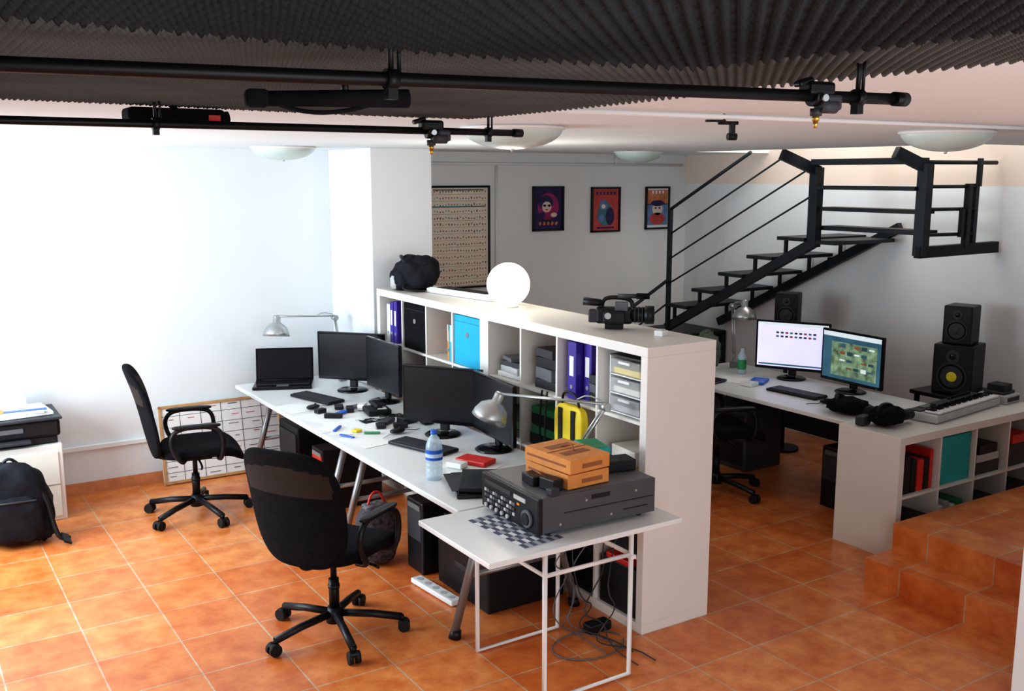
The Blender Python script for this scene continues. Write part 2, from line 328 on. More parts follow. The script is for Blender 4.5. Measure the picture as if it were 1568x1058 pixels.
# camcorder: long axis +X local = lens
b=B();b.box((0,0,.075),(.20,.075,.09),BK,bev=.015);b.cyl((.09,0,.08),(.17,0,.08),.042,BKM,seg=24);b.cyl((.165,0,.08),(.215,0,.08),.05,BK,seg=24);b.cyl((.2,0,.08),(.217,0,.08),.036,BKG,seg=24)
for xx in (.11,.13,.15):b.cyl((xx,0,.08),(xx+.006,0,.08),.045,DG,seg=24)
b.box((-.11,0,.07),(.06,.06,.07),DG,bev=.008);b.tube([(-.07,0,.12),(-.06,0,.165),(0,0,.175),(.09,0,.165),(.10,0,.12)],.012,BK,smoothpts=2);b.cyl((.02,-.03,.185),(.15,-.03,.185),.012,DG);b.cyl((.12,-.03,.185),(.19,-.03,.185),.016,BKF);b.cyl((-.06,0,.14),(-.17,0,.15),.018,BK,r2=.024);b.box((0,-.055,.07),(.12,.035,.07),BK,bev=.012);b.box((.04,-.04,.13),(.07,.02,.05),MG,rot=(20,0,0),bev=.004);b.box((0,0,.016),(.1,.06,.03),BK,bev=.004)
b.cyl((-.03,-.074,.08),(-.03,-.078,.08),.018,SIL)
o=b.done('camcorder',(.25,.58,SH),-42)
b=B();b.box((0,0,.015),(.06,.05,.03),WP,bev=.004);b.box((.0,0,.032),(.04,.03,.006),LG);b.cyl((.02,0,.02),(.035,0,.02),.008,LG);b.done('white_adapter',(.30,.25,SH),20)
# ------------------------------------------------------------ desks
def aleg(b,y,x0,x1,z):
    for s,xf,xt in ((0,x0,x0+.2),(1,x1,x1-.2)):
        b.cyl((xf,y,.03),(xt,y,z),.022,GR,seg=16);b.cyl((xf,y,0),(xf+(.01 if s==0 else -.01),y,.045),.034,BK,r2=.026,seg=16)
    b.cyl((x0+.1,y,z*.45),(x1-.1,y,z*.45),.014,GR);b.box(((x0+x1)/2,y,z-.015),((x1-x0)*.7,.06,.02),GR)
def desk(y0,y1,x0=-.88,x1=-.03):
    b=B();b.b2((x0,y0,.70),(x1,y1,.73),WL,.006);aleg(b,y0+.15,x0+.06,x1-.04,.70);aleg(b,y1-.15,x0+.06,x1-.04,.70)
    b.cyl(((x0+x1)/2,y0+.15,.68),((x0+x1)/2,y1-.15,.68),.015,GR);b.done('white_desk')
desk(.335,2.06);desk(2.07,3.80)
# small table
b=B();b.b2((-1.10,-.32,.705),(-.04,.32,.73),WL,.004)
for yy in (-.29,.29):
    b.tube([(-.80,yy,.70),(-.80,yy,.012),(-.32,yy,.012),(-.32,yy,.70)],.012,WM,seg=10)
    b.cyl((-.80,yy,.60),(-.32,yy,.60),.010,WM)
for xx in (-.80,-.32):b.cyl((xx,-.29,.69),(xx,.29,.69),.011,WM);b.cyl((xx,-.29,.6),(xx,.29,.6),.009,WM)
b.box((-.32,-.29,.59),(.03,.04,.02),WM,bev=.004);b.done('folding_side_table')
# ------------------------------------------------------------ monitors
def monitor(name,loc,ang,w=.52,h=.32,z0=.10,scr=SCR_OFF,extra=None):
    b=B()
    b.lathe([(.0005,0),(.11,0),(.115,.006),(.10,.014),(.0005,.02)],(0,0,0),BKG,seg=36)
    b.box((-.03,0,.02+(z0+h*.4)/2),(.03,.06,z0+h*.4),BK,bev=.008)
    b.box((0,0,z0+h/2),(.028,w,h),BKG,bev=.006);b.box((-.025,0,z0+h/2),(.04,w*.6,h*.6),BK,bev=.015)
    b.quad([(.0146,-w/2+.016,z0+.024),(.0146,w/2-.016,z0+.024),(.0146,w/2-.016,z0+h-.016),(.0146,-w/2+.016,z0+h-.016)],scr)
    b.box((.0145,w/2-.04,z0+.01),(.002,.014,.004),SIL)
    if extra:extra(b,w,h,z0)
    return b.done(name,loc,ang)
monitor('computer_monitor',(-.20,3.13,.73),222,.54,.36,.08)
monitor('computer_monitor',(-.16,2.66,.73),180,.54,.36,.08)
monitor('computer_monitor',(-.25,1.63,.73),216,.54,.36,.07)
monitor('computer_monitor',(-.16,1.17,.73),174,.54,.36,.07)
def laptop(loc,ang,w=.38,d=.26,open_=100,scr=SCR_OFF):
    b=B();b.box((0,0,.012),(d,w,.022),BKG,bev=.005);b.box((-.02,0,.0235),(d*.5,w*.88,.003),DG)
    for i in range(5):
        for j in range(13):b.box((-.075+i*.024,-w*.40+j*w*.0665,.026),(.019,w*.057,.003),BK)
    b.box((.085,0,.0235),(.06,.09,.002),MG)
    b.cyl((-d/2,-w*.4,.02),(-d/2,w*.4,.02),.008,BK)
    a=R(open_-90);c=(-d/2-math.sin(a)*.125,0,.02+math.cos(a)*.125)
    b.box(c,(.010,w,.25),BKG,rot=(0,-(open_-90),0),bev=.004);b.box((c[0]+.0056,0,c[2]),(.001,w-.03,.22),scr,rot=(0,-(open_-90),0))
    b.done('laptop',loc,ang)
laptop((-.58,3.56,.73),246,.44,.28,103)
def keyboard(loc,ang,m=BK,w=.44):
    b=B();b.box((0,0,.010),(.15,w,.018),m,bev=.005)
    for i in range(5):
        for j in range(20):b.box((-.052+i*.025,-w*.47+.011+j*w*.0485,.021),(.020,w*.042,.006),DG if m is BK else LG)
    b.done('computer_keyboard',loc,ang)
keyboard((-.54,2.98,.733),196);keyboard((-.50,1.42,.733),198)
def mouse(loc,ang,m=BK):
    b=B();b.blob((0,0,.016),(.052,.030,.015),m,e=2.4);b.cyl((.02,-.004,.030),(.02,.004,.030),.008,DG);b.tube([(.05,0,.01),(.09,.01,.005),(.12,-.02,.005),(.16,-.02,.005)],.0025,m,smoothpts=2,seg=6);b.done('computer_mouse',loc,ang)
mouse((-.68,2.70,.734),20);mouse((-.48,1.80,.734),10)
# papers
b=B()
for (x,y,a,w,h) in [(-.72,2.45,20,.21,.3),(-.66,2.3,-15,.21,.3),(-.73,2.12,35,.2,.28),(-.62,2.40,70,.21,.3),(-.72,1.75,10,.21,.3),(-.55,2.1,-30,.15,.21),(-.76,2.8,5,.2,.28),(-.45,.95,25,.21,.3),(-.68,2.02,65,.2,.28),(-.6,1.85,-50,.15,.21)]:
    b.box((x,y,.7312+random.random()*.0012),(w,h,.0008),PAP,rot=(0,0,a))
b.done('loose_papers')
# desk clutter groups
b=B();b.box((0,0,.02),(.16,.18,.04),BK,rot=(0,0,10),bev=.01);b.box((0,.03,.05),(.05,.17,.03),BK,rot=(0,8,10),bev=.012);b.box((.03,-.04,.043),(.06,.06,.004),LG);b.tube([(0,.1,.05),(-.03,.14,.02),(.02,.17,.006),(.06,.15,.006)],.004,BK,smoothpts=2);b.done('desk_phone',(-.36,2.36,.733),-20)
b=B();b.lathe([(.0005,0),(.035,0),(.038,.09),(.034,.09),(.031,.008),(.0005,.008)],(0,0,0),MG,seg=24)
for k in range(6):
    a=k*1.05;b.cyl((.01*math.cos(a),.01*math.sin(a),.01),(.03*math.cos(a),.03*math.sin(a),.15),.004,[BLUE,RED,BK,YEL,BK,GRN][k],seg=8)
b.done('pen_cup',(-.12,2.15,.73))
def smalls(name,loc,items):
    b=B()
    for (x,y,dx,dy,dz,m,rz) in items:b.box((x,y,dz/2+.001),(dx,dy,dz),m,rot=(0,0,rz),bev=min(.005,dz*.3))
    b.done(name,loc)
smalls('hard_drive_cluster',(-.30,2.02,.733),[(0,0,.12,.08,.04,BK,10),(-.12,.06,.12,.07,.025,DG,40),(-.1,-.10,.09,.06,.03,BK,-20),(.09,-.10,.07,.07,.07,BK,0),(-.2,-.02,.1,.06,.02,BK,70)])
smalls('desk_clutter',(-.62,2.55,.733),[(.2,.03,.06,.04,.02,MG,10),(.22,-.04,.08,.05,.04,WP,50),(.10,.08,.06,.1,.02,BK,-20),(.05,-.08,.10,.05,.015,BLUE,35),(-.04,-.16,.12,.04,.03,BK,-35),(.13,-.04,.1,.05,.03,BK,70),(-.06,.02,.07,.05,.03,BK,15)])
smalls('sticky_note_pads',(-.68,1.97,.734),[(0,0,.05,.05,.015,YEL,20),(.06,-.10,.02,.10,.012,GRN,60),(-.08,.12,.02,.13,.01,BLUE,-40),(-.10,-.08,.02,.12,.008,BLUE,20)])
smalls('red_tape_case',(-.40,.98,.734),[(0,0,.12,.20,.025,RED,25),(-.13,-.02,.07,.1,.03,WP,25)])
smalls('tape_pile',(-.24,.76,.733),[(.04,-.12,.12,.08,.05,BK,5),(.09,-.01,.08,.08,.08,DG,0)])
b=B()
for k in range(7):
    x=-.3+random.uniform(-.25,.1);y=random.uniform(2.14,2.24);pts=[]
    for j in range(7):
        pts.append((max(-.55,min(-.24,x)),max(2.13,min(2.26,y)),.7365));x+=random.uniform(-.12,.12);y+=random.uniform(-.08,.08)
    b.tube(pts,.0035,BK,smoothpts=2,seg=6)
b.done('cable_tangle')
b=B();b.box((0,0,.014),(.27,.38,.026),BKG,bev=.006);b.box((.02,-.02,.04),(.24,.34,.022),BK,rot=(0,0,-9),bev=.005);b.box((-.03,.02,.028),(.27,.30,.002),DG,rot=(0,0,4));b.done('closed_laptop',(-.60,.60,.73),-24)
# water bottle
b=B();b.lathe([(.0005,0),(.040,0),(.045,.01),(.045,.06),(.042,.065),(.045,.07),(.045,.085),(.042,.09),(.045,.095),(.045,.17),(.042,.19),(.028,.225),(.016,.24),(.016,.252)],(0,0,0),WATER,seg=32)
b.lathe([(.0462,.11),(.0462,.165)],(0,0,0),BLUE,seg=32);b.lathe([(.0467,.125),(.0467,.145)],(0,0,0),mat('label_pale',(.5,.65,.85),.5),seg=32);b.lathe([(.018,.245),(.018,.268),(.0005,.270)],(0,0,0),BLUE,seg=20);b.done('water_bottle',(-.73,.85,.73))
# desk lamps
def desklamp(name,base,low,elbow,head,sd,m=SIL):
    b=B();base,low,elbow,head=map(Vector,(base,low,elbow,head))
    b.box(base+Vector((0,0,.025)),(.06,.04,.05),GR,bev=.005);b.cyl(base+Vector((0,0,.01)),base+Vector((0,0,.08)),.010,m)
    for o in (Vector((0,.012,0)),Vector((0,-.012,0))):
        b.cyl(low+o,elbow+o,.006,m,seg=8);b.cyl(elbow+o+Vector((0,0,.015)),head+o+Vector((0,0,.015)),.006,m,seg=8)
    b.cyl(base+Vector((0,0,.07)),low,.012,m)
    b.cyl(elbow-Vector((0,.025,0)),elbow+Vector((0,.025,0)),.022,m);b.cyl(head-Vector((0,.02,0)),head+Vector((0,.02,0)),.016,m)
    d=(elbow-head);d.z=0;d.normalize()
    b.tube([elbow+Vector((0,0,.03))-d*.02,elbow+Vector((0,0,.05))-d*.10,elbow+Vector((0,0,.02))-d*.16],.004,m,seg=6,smoothpts=1)
    ax=Vector(sd).normalized()
    b.lathe([(.0005,.035),(.022,.034),(.027,.025),(.028,-.02),(.045,-.03),(.078,-.055),(.096,-.095),(.100,-.125),(.094,-.125),(.088,-.095),(.07,-.062),(.03,-.035)],head+Vector((0,0,-.01)),m,axis=ax,seg=36)
    b.blob(head+(-ax)*.085,(.03,.03,.035),WP,e=2)
    b.done(name)
desklamp('desk_lamp',(-.12,3.5,.73),(-.12,3.5,.86),(-.13,3.6,1.22),(-.60,3.60,1.25),(.1,.1,1))
desklamp('desk_lamp',(-.10,.50,.73),(-.10,.48,.84),(-.10,.20,1.17),(-.38,.77,1.15),(.35,-.25,1))
# ------------------------------------------------------------ VTR + boxes on side table
b=B();W_=.50;D_=.63;h_=.165
b.box((0,0,.018+h_/2),(D_,W_,h_),DKM,bev=.004)
b.box((0,0,.018+h_+.0005),(D_-.02,W_-.02,.002),MG)
b.box((-D_/2-.012,0,.018+h_/2),(.026,W_+.012,h_+.004),BK,bev=.006)
for sx in (-.25,.25):
    for sy in (-.2,.2):b.cyl((sx,sy,0),(sx,sy,.02),.018,BK)
xf=-D_/2-.026
b.box((xf,.10,.148),(.004,.24,.022),DG);b.box((xf-.001,-.10,.148),(.004,.10,.02),LG)
for j in range(11):
    for i in range(3):b.box((xf-.002,.21-j*.026,.108-i*.024),(.006,.019,.014),[LG,MG,DG][(i+j)%3],bev=.001)
for j in range(5):b.cyl((xf,.2-j*.05,.036),(xf-.012,.2-j*.05,.036),.010,LG,seg=12)
b.cyl((xf+.004,-.17,.075),(xf-.012,-.17,.075),.040,MG,seg=28);b.cyl((xf-.010,-.17,.075),(xf-.018,-.17,.075),.028,BK,seg=28);b.box((xf-.002,-.09,.12),(.004,.02,.01),ORG)
for k in range(4):b.cyl((-.22+k*.14,-W_/2-.003,.05+.09*(k%2)),(-.22+k*.14,-W_/2+.002,.05+.09*(k%2)),.006,SIL,seg=10)
b.box((.0,-W_/2-.0015,.15),(.10,.003,.02),BK);b.box((.2,-W_/2-.0015,.06),(.14,.003,.004),BK);b.box((.05,-W_/2-.0015,.10),(.5,.003,.003),BK)
b.done('video_tape_deck',(-.43,.04,.732),-2)
# checkered cloth
CB=mat('check_blue_grey',(.10,.12,.17),.9,var=.1);CB2=mat('check_light_grey',(.42,.45,.50),.9,var=.1)
b=B();b.box((.055,0,.001),(.22,.44,.0015),CB2)
for i in range(9):
    for j in range(9):
        if (i+j)%2==0:b.box((-.042+i*.024,-.195+j*.049,.0022),(.022,.046,.0012),CB)
        elif j%2:b.box((-.042+i*.024,-.195+j*.049,.0022),(.022,.046,.0012),PAP)
b.done('checkered_cloth',(-.84,-.03,.7305),4)
b=B()
for k in range(2):
    b.box((0,0,.034+k*.070),(.24,.33,.066),CARD,rot=(0,0,k*3),bev=.003)
    b.box((-.121,0,.034+k*.070),(.002,.28,.010),CARD2,rot=(0,0,k*3));b.box((.02,-.1655,.03+k*.070),(.12,.002,.02),CARD2,rot=(0,0,k*3))
for k in range(2):b.box((0,-.06+.12*k,.1385),(.15,.05,.001),CARD2,rot=(0,0,3))
b.box((0,0,.138),(.24,.008,.002),CARD2,rot=(0,0,3));b.tube([(0,.05,.139),(.03,0,.160),(0,-.05,.139)],.004,CARD2,smoothpts=2)
b.done('cardboard_boxes',(-.48,.0,.919),2)
smalls('battery_chargers',(-.665,-.05,.918),[(0,.06,.06,.11,.045,BK,-5),(.02,-.06,.06,.10,.055,BK,8),(-.02,-.13,.05,.04,.03,DG,8)])
smalls('tape_boxes',(-.21,.08,.918),[(0,.08,.15,.20,.045,BK,-15),(.01,-.10,.16,.11,.055,BK,-12)])
b=B();b.box((0,0,.02),(.12,.2,.04),TEAL,bev=.006);b.box((0,0,.041),(.09,.17,.003),GRN);b.done('teal_case',(-.21,.16,.965),-15)
# ------------------------------------------------------------ office chairs
def chair(loc,face,spin=0):
    b=B();q_=1.08
    for k in range(5):
        a=2*math.pi*k/5+R(spin);c,s=math.cos(a)*q_,math.sin(a)*q_
        b.tube([(.03*c,.03*s,.115),(.18*c,.18*s,.10),(.315*c,.315*s,.075)],.020,BK,seg=10);b.cyl((.315*c,.315*s,.085),(.315*c,.315*s,.05),.012,BKM)
        for o in (-.017,.017):
            p=Vector((.325*c-s*o,.325*s+c*o,.031));q=Vector((-s,c,0))*.010
            b.cyl(p-q,p+q,.031,WHEEL,seg=20)
        b.box((.325*c,.325*s,.050),(.045,.05,.02),BK,rot=(0,0,math.degrees(a)),bev=.006)
    b.cyl((0,0,.07),(0,0,.15),.045,BK,r2=.035,seg=24);b.cyl((0,0,.14),(0,0,.30),.026,BKM,seg=20);b.cyl((0,0,.3),(0,0,.43),.016,BKM,seg=20);b.cyl((0,0,.25),(0,0,.27),.030,BK)
    b.box((0,0,.425),(.22,.16,.035),BKM,bev=.008);b.tube([(.02,-.06,.415),(.03,-.22,.40),(.02,-.26,.395)],.007,BK,smoothpts=1)
    def seat(v):
        z=v.z+.02*((v.y/.24)**2)-(.045*max(0,(v.x-.12)/.12)**2);return(v.x,v.y,z)
    b.blob((.05,0,.475),(.27,.255,.042),BKF,e=4,fn=seat,nu=48)
    b.tube([(-.05,0,.42),(-.22,0,.43),(-.268,0,.48),(-.275,0,.60)],.018,BK,smoothpts=2,seg=10)
    def bk(v):
        w=1-.05*(v.z/.3)**2
        if v.z<0:w*=1-.12*(v.z/.3)**2
        y=v.y*w;return(v.x+.75*y*y-.20*(v.z+.1)-.35*max(0,v.z)**2,y,v.z)
    n0=len(b.bm.faces)
    b.blob((-.300,0,.765),(.024,.272,.310),BKF,e=4.2,fn=bk,nu=64,nv=56)
    b.bm.faces.ensure_lookup_table();mi=b.mi(MESHB)
    for f in b.bm.faces[n0:]:
        c=f.calc_center_median()
        if .825<c.z<.975+.02*math.cos(c.y*9) and abs(c.y)<.242:f.material_index=mi
    for s in (-1,1):
        y=.28*s
        b.tube([(.14,.20*s,.445),(.15,y,.46),(.17,y+.01*s,.56),(.15,y+.01*s,.665),(.05,y,.69),(-.12,y,.685),(-.17,y,.62),(-.15,y,.52),(-.10,y,.455),(-.08,.20*s,.445)],.015,BK,smoothpts=2,seg=10)
        b.blob((.0,y,.693),(.155,.028,.014),BK,e=3.2)
    return b.done('office_chair',loc,face)
chair((-1.31,.86,0),32,14);chair((-1.40,3.08,0),-10,5)
chair((1.98,1.52,0),-20,10)
# ------------------------------------------------------------ left: cabinet, printer, backpack, planner
b=B();b.b2((-2.95,3.48,0),(-2.17,3.93,.53),WLW,.006);b.b2((-2.92,3.472,.03),(-2.20,3.481,.48),CREAM,.003);b.b2((-2.62,3.46,.38),(-2.52,3.475,.40),GR);b.b2((-2.92,3.470,.25),(-2.20,3.473,.256),GR);b.done('low_cabinet')
b=B();b.b2((-2.93,3.52,0),(-2.19,3.90,.05),BK,.008);b.b2((-2.95,3.50,.05),(-2.17,3.92,.17),BK,.02);b.b2((-2.93,3.47,.17),(-2.16,3.91,.19),DG,.006);b.b2((-2.85,3.44,.03),(-2.36,3.53,.05),DG,.004);b.b2((-2.8,3.495,.1),(-2.4,3.501,.13),MG);b.done('printer',(0,0,.531))
b=B();b.box((-2.42,3.66,.012),(.42,.26,.02),PAP,rot=(0,0,5),bev=.002);b.box((-2.44,3.66,.034),(.38,.24,.022),PAP,rot=(0,0,-4),bev=.002);b.box((-2.38,3.56,.047),(.28,.05,.004),BLUE,rot=(0,0,-4));b.box((-2.54,3.6,.047),(.08,.12,.005),ORG,rot=(0,0,-4));b.box((-2.50,3.75,.11),(.32,.04,.15),PAP,bev=.01);b.done('stack_of_papers',(0,0,.722))
def bpk(v):return(v.x*(1-.25*max(0,v.z)/.26),v.y-.05*v.z,v.z)
b=B();b.blob((0,0,.26),(.23,.13,.26),BAGF,e=3,amp=.12,fr=2,fn=bpk,seed=2,nu=40,nv=28);b.blob((.0,-.12,.18),(.17,.06,.15),BAGF,e=3,amp=.12,seed=4);b.blob((.15,-.02,.10),(.08,.1,.1),BAGF,e=2.6,amp=.2,seed=6)
b.tube([(.12,-.05,.42),(.19,-.10,.3),(.22,-.12,.14),(.25,-.16,.03),(.31,-.12,.015)],.015,BK,smoothpts=2);b.tube([(-.05,.03,.50),(0,.02,.55),(.05,.03,.50)],.010,BK,smoothpts=2);b.tube([(-.14,-.15,.3),(0,-.19,.31),(.14,-.15,.3)],.006,DG,smoothpts=2);b.box((.29,-.17,.03),(.05,.10,.012),BK,rot=(20,30,20));b.done('black_backpack',(-2.53,3.16,0.01),-6)
b=B();w,h=.95,.60
b.box((0,0,h/2),(w,.008,h),PAP)
for (c,d) in (((0,-.006,.012),(w,.02,.022)),((0,-.006,h-.012),(w,.02,.022)),((-w/2+.012,-.006,h/2),(.022,.02,h)),((w/2-.012,-.006,h/2),(.022,.02,h))):b.box(c,d,WOOD,bev=.003)
for k in range(1,7):b.box((0,-.005,k*h/7),(w-.05,.002,.003),DG)
for k in range(1,6):b.box((-w/2+k*w/6,-.005,h/2),(.003,.002,h-.04),DG)
random.seed(3)
for k in range(42):
    b.box((-w/2+.06+(k%6)*w/6+random.uniform(0,.05),-.0055,.05+(k//6%7)*h/7+random.uniform(-.01,.02)),(random.uniform(.03,.08),.002,.005),random.choice([MG,DG,P_RED,MG]))
b.done('whiteboard_planner',(-.96,3.86,0.005),rot=(-9,0,0))
# ------------------------------------------------------------ under desks
b=B();b.box((0,0,.22),(.45,.2,.44),BK,bev=.01);b.box((-.226,0,.3),(.004,.17,.2),RED);b.box((-.228,0,.40),(.004,.15,.03),SIL);b.box((-.228,0,.12),(.004,.12,.12),DG);b.done('computer_tower',(-.42,2.75,0),0)
b=B();b.box((0,0,.22),(.45,.2,.44),BK,bev=.01);b.box((-.226,0,.3),(.004,.17,.2),DG);b.box((-.228,0,.40),(.004,.15,.03),SIL);b.done('computer_tower',(-.36,1.38,0),0)
b=B();b.b2((-.35,-.2,0),(.05,.2,.50),BK,.01);b.b2((-.36,-.17,.05),(-.35,.17,.22),RED);b.b2((-.36,-.17,.26),(-.35,.17,.45),DG);b.done('drawer_unit',(-.3,3.30,0),0)
b=B();b.blob((0,0,.18),(.12,.11,.18),mat('patterned_fabric',(.055,.045,.055),.8,var=.95,scale=45),e=3,amp=.1);b.blob((0,0,.34),(.08,.07,.03),MG,e=3,amp=.3)
b.tube([(-.06,0,.34),(-.03,0,.44),(.03,0,.44),(.06,0,.34)],.007,RED,smoothpts=2);b.done('shopping_bag',(-.72,1.62,0.006),0)
b=B();b.box((0,0,.14),(.5,.56,.28),BK,bev=.012);b.box((0,0,.35),(.44,.5,.14),BK,rot=(0,0,4),bev=.012);b.box((-.251,0,.18),(.004,.14,.03),DG);b.tube([(-.24,-.07,.42),(-.28,0,.43),(-.24,.07,.42)],.008,BK,smoothpts=1);b.done('equipment_case',(-.29,.90,0),0)
b=B();b.box((0,0,.02),(.07,.42,.03),WP,bev=.006);
for k in range(5):b.cyl((0,-.16+k*.08,.033),(0,-.16+k*.08,.037),.02,LG)
b.done('power_strip',(-.64,1.02,0),5)
b=B();random.seed(11)
for k in range(6):
    x,y=random.uniform(-.40,-.15),random.uniform(-.02,.30);pts=[(x+.1,y,.60)]
    for j in range(6):pts.append((min(-.05,x+random.uniform(-.10,.10)),y+random.uniform(-.08,.08),.52-.095*j))
    pts.append((x+.1,y-.1,.008));pts.append((x+.2-.1,y-.25,.008));b.tube(pts,.0035,DG if k%2 else MG,smoothpts=2,seg=6)
b.tube([(-.3+.2*math.cos(a),.05+.14*math.sin(a),.007) for a in [i*.4 for i in range(16)]],.004,MG,smoothpts=1,seg=6)
b.box((-.16,.16,.03),(.14,.07,.05),BK,bev=.01)
b.done('hanging_cables')
# ------------------------------------------------------------ wall art
def poster(name,x0,x1,z0,z1,bg,deco,frame=BK):
    b=B();w=x1-x0;h=z1-z0;f=.018
    for (c,d) in (((w/2,-.012,f/2),(w,.024,f)),((w/2,-.012,h-f/2),(w,.024,f)),((f/2,-.012,h/2),(f,.024,h)),((w-f/2,-.012,h/2),(f,.024,h))):b.box(c,d,frame,bev=.002)
    b.box((w/2,-.006,h/2),(w-f,.008,h-f),bg);deco(b,w,h);b.done(name,(x0,3.999,z0))
def disc(b,x,z,rx,rz,m,y=-.011):
    t=bmesh.new();bmesh.ops.create_circle(t,cap_ends=True,segments=24,radius=1);b.add(t,m,Matrix.Translation((x,y,z))@Matrix.Rotation(R(90),4,'X')@Matrix.Diagonal((rx,rz,1,1)))
def d1(b,w,h):
    disc(b,w*.5,h*.55,w*.34,h*.30,P_MAG,-.0105);disc(b,w*.42,h*.64,w*.24,h*.16,P_NAVY,-.0112);disc(b,w*.45,h*.54,w*.15,h*.12,SKIN,-.0118);disc(b,w*.38,h*.57,.018,.011,BK,-.0122);disc(b,w*.53,h*.57,.018,.011,BK,-.0122);disc(b,w*.45,h*.48,.018,.007,RED,-.0122);disc(b,w*.68,h*.36,w*.10,h*.05,SKIN,-.0117);disc(b,w*.3,h*.36,w*.1,h*.07,P_NAVY,-.0119)
    for k in range(5):b.box((w*.24+k*w*.13,-.012,h*.17),(.024,.002,.030),P_ORG,rot=(0,10*k,0))
def d2(b,w,h):
    b.box((w/2,-.011,h*.5),(w*.82,.002,h*.84),P_RED);disc(b,w*.48,h*.40,w*.28,h*.26,P_TEAL,-.0126);disc(b,w*.42,h*.60,w*.15,h*.12,P_BLUE,-.013);disc(b,w*.65,h*.35,w*.15,h*.2,P_NAVY,-.0128);disc(b,w*.42,h*.57,w*.07,h*.05,SKIN,-.0134);disc(b,w*.35,h*.3,w*.1,h*.1,P_BLUE,-.0132)
    for k in range(6):b.box((w*.2+k*w*.12,-.013,h*.86),(.02,.002,.032),P_NAVY)
    b.box((w*.5,-.013,h*.1),(w*.6,.002,.016),P_NAVY)
def d3(b,w,h):
    b.box((w/2,-.011,h*.75),(w*.84,.002,h*.34),P_ORG);b.box((w/2,-.011,h*.35),(w*.84,.002,h*.5),P_BLUE);disc(b,w*.5,h*.48,w*.22,h*.15,SKIN,-.0126);disc(b,w*.5,h*.61,w*.28,h*.07,P_NAVY,-.013);disc(b,w*.5,h*.25,w*.32,h*.14,P_RED,-.0126);disc(b,w*.42,h*.5,.015,.008,BK,-.0132);disc(b,w*.58,h*.5,.015,.008,BK,-.0132)
    for k in range(4):b.box((w*.3+k*w*.14,-.013,h*.87),(.02,.002,.03),PAP)
poster('framed_poster',1.99,2.34,1.81,2.22,P_NAVY,d1);poster('framed_poster',2.66,3.01,1.78,2.21,P_RED,d2);poster('framed_poster',3.33,3.64,1.79,2.21,PAP,d3)
CHC=mat('chart_paper',(.78,.71,.60),.7,var=.04)
PBR=mat('print_brown',(.30,.08,.05),.7,var=.3)
def d4(b,w,h):
    random.seed(5)
    n=15
    for r in range(n):
        z=.05+(h-.10)*r/(n-1)
        for k in range(20):
            x=.045+(w-.09)*k/19
            m=random.choice([PBR,PBR,P_RED,DG]) if r<8 else random.choice([DG,MG,PBR,P_TEAL])
            b.box((x,-.0108,z+random.uniform(-.006,.006)),(.009,.002,random.uniform(.006,.020)),m,rot=(0,random.uniform(-40,40),0))
        b.box((w/2,-.0106,z-.024),(w-.07,.0015,.002),[P_RED,MG,P_ORG,MG,P_RED][r%5])
    b.box((w/2,-.0108,h-.036),(w*.8,.002,.008),DG);b.box((w/2,-.0108,h*.80),(w*.86,.002,.010),P_TEAL)
poster('framed_chart',.90,1.53,1.33,2.23,CHC,d4)
# ------------------------------------------------------------ staircase
b=B()
sx0,sx1=3.15,3.82
Ya,Za=3.42,.90;Yb,Zb=1.72,1.79;sl=(Zb-Za)/(Ya-Yb)
b.beam((sx0,Ya,Za),(sx0,Yb,Zb),.075,.06,STEEL,up=(1,0,0));b.beam((sx1,Ya,Za),(sx1,1.42,Zb+.12),.075,.05,STEEL,up=(1,0,0))
for k in range(5):
    y=3.22-.33*k;z=Za+(Ya-y)*sl+.12
    b.b2((sx0-.07,y-.14,z-.015),(sx1+.02,y+.14,z+.015),STEEL,.004)
    for x in (sx0,sx1):b.beam((x,y+.10,z-.02),(x,y+.10,z-.19),.03,.02,STEEL,up=(0,1,0));b.beam((x,y-.12,z-.02),(x,y-.12,z-.10),.03,.02,STEEL,up=(0,1,0))
b.b2((3.1,3.35,.78),(3.85,3.97,.82),STEEL);
for y in (3.38,3.93):b.beam((3.12,y,.74),(1.75,y,.05),.10,.05,STEEL,up=(0,1,0))
for k in range(4):
    x=2.85-.30*k;z=.66-.17*k;b.b2((x-.14,3.34,z-.02),(x+.14,3.97,z+.02),STEEL,.004)
for p in ((3.14,3.38),(3.82,3.38),(3.14,3.93)):b.beam((p[0],p[1],0),(p[0],p[1],.8),.06,.06,STEEL,up=(0,1,0))
# upper landing: edge beam, top step of lower flight
b.b2((3.12,1.48,1.785),(3.84,1.76,1.815),STEEL,.004)
b.beam((3.13,.77,1.775),(3.845,.62,1.80),.06,.08,STEEL)
# vertical stringers + upper beams
b.beam((3.15,1.72,1.76),(3.15,1.72,2.38),.07,.085,STEEL,up=(0,1,0));b.beam((3.165,1.72,2.35),(2.87,1.83,2.48),.06,.08,STEEL)
b.beam((3.17,.77,1.75),(3.17,.77,2.40),.075,.08,STEEL,up=(0,1,0));b.beam((3.185,.77,2.37),(2.96,.87,2.48),.06,.08,STEEL)
for k,(z,th) in enumerate(((1.91,.035),(2.06,.03),(2.225,.03),(2.42,.045))):
    x=3.30-.05*k;b.b2((x-.10,.80,z-th/2),(x+.10,1.70,z+th/2),STEEL,.004)
for z,t_ in ((2.41,.022),(2.24,.018),(2.08,.018),(1.90,.018)):b.cyl((3.17,.75,z),(3.62 if z<2.3 else 3.84,.66,z),t_/2+.004,STEEL,seg=10)
for x in (3.54,3.62):b.beam((x,.67,1.80),(x,.67,2.26),.04,.04,STEEL,up=(0,1,0))
b.beam((3.64,.66,2.24),(3.64,.66,2.44),.03,.03,STEEL,up=(0,1,0));b.beam((3.48,.67,1.88),(3.48,.67,2.08),.03,.03,STEEL,up=(0,1,0))
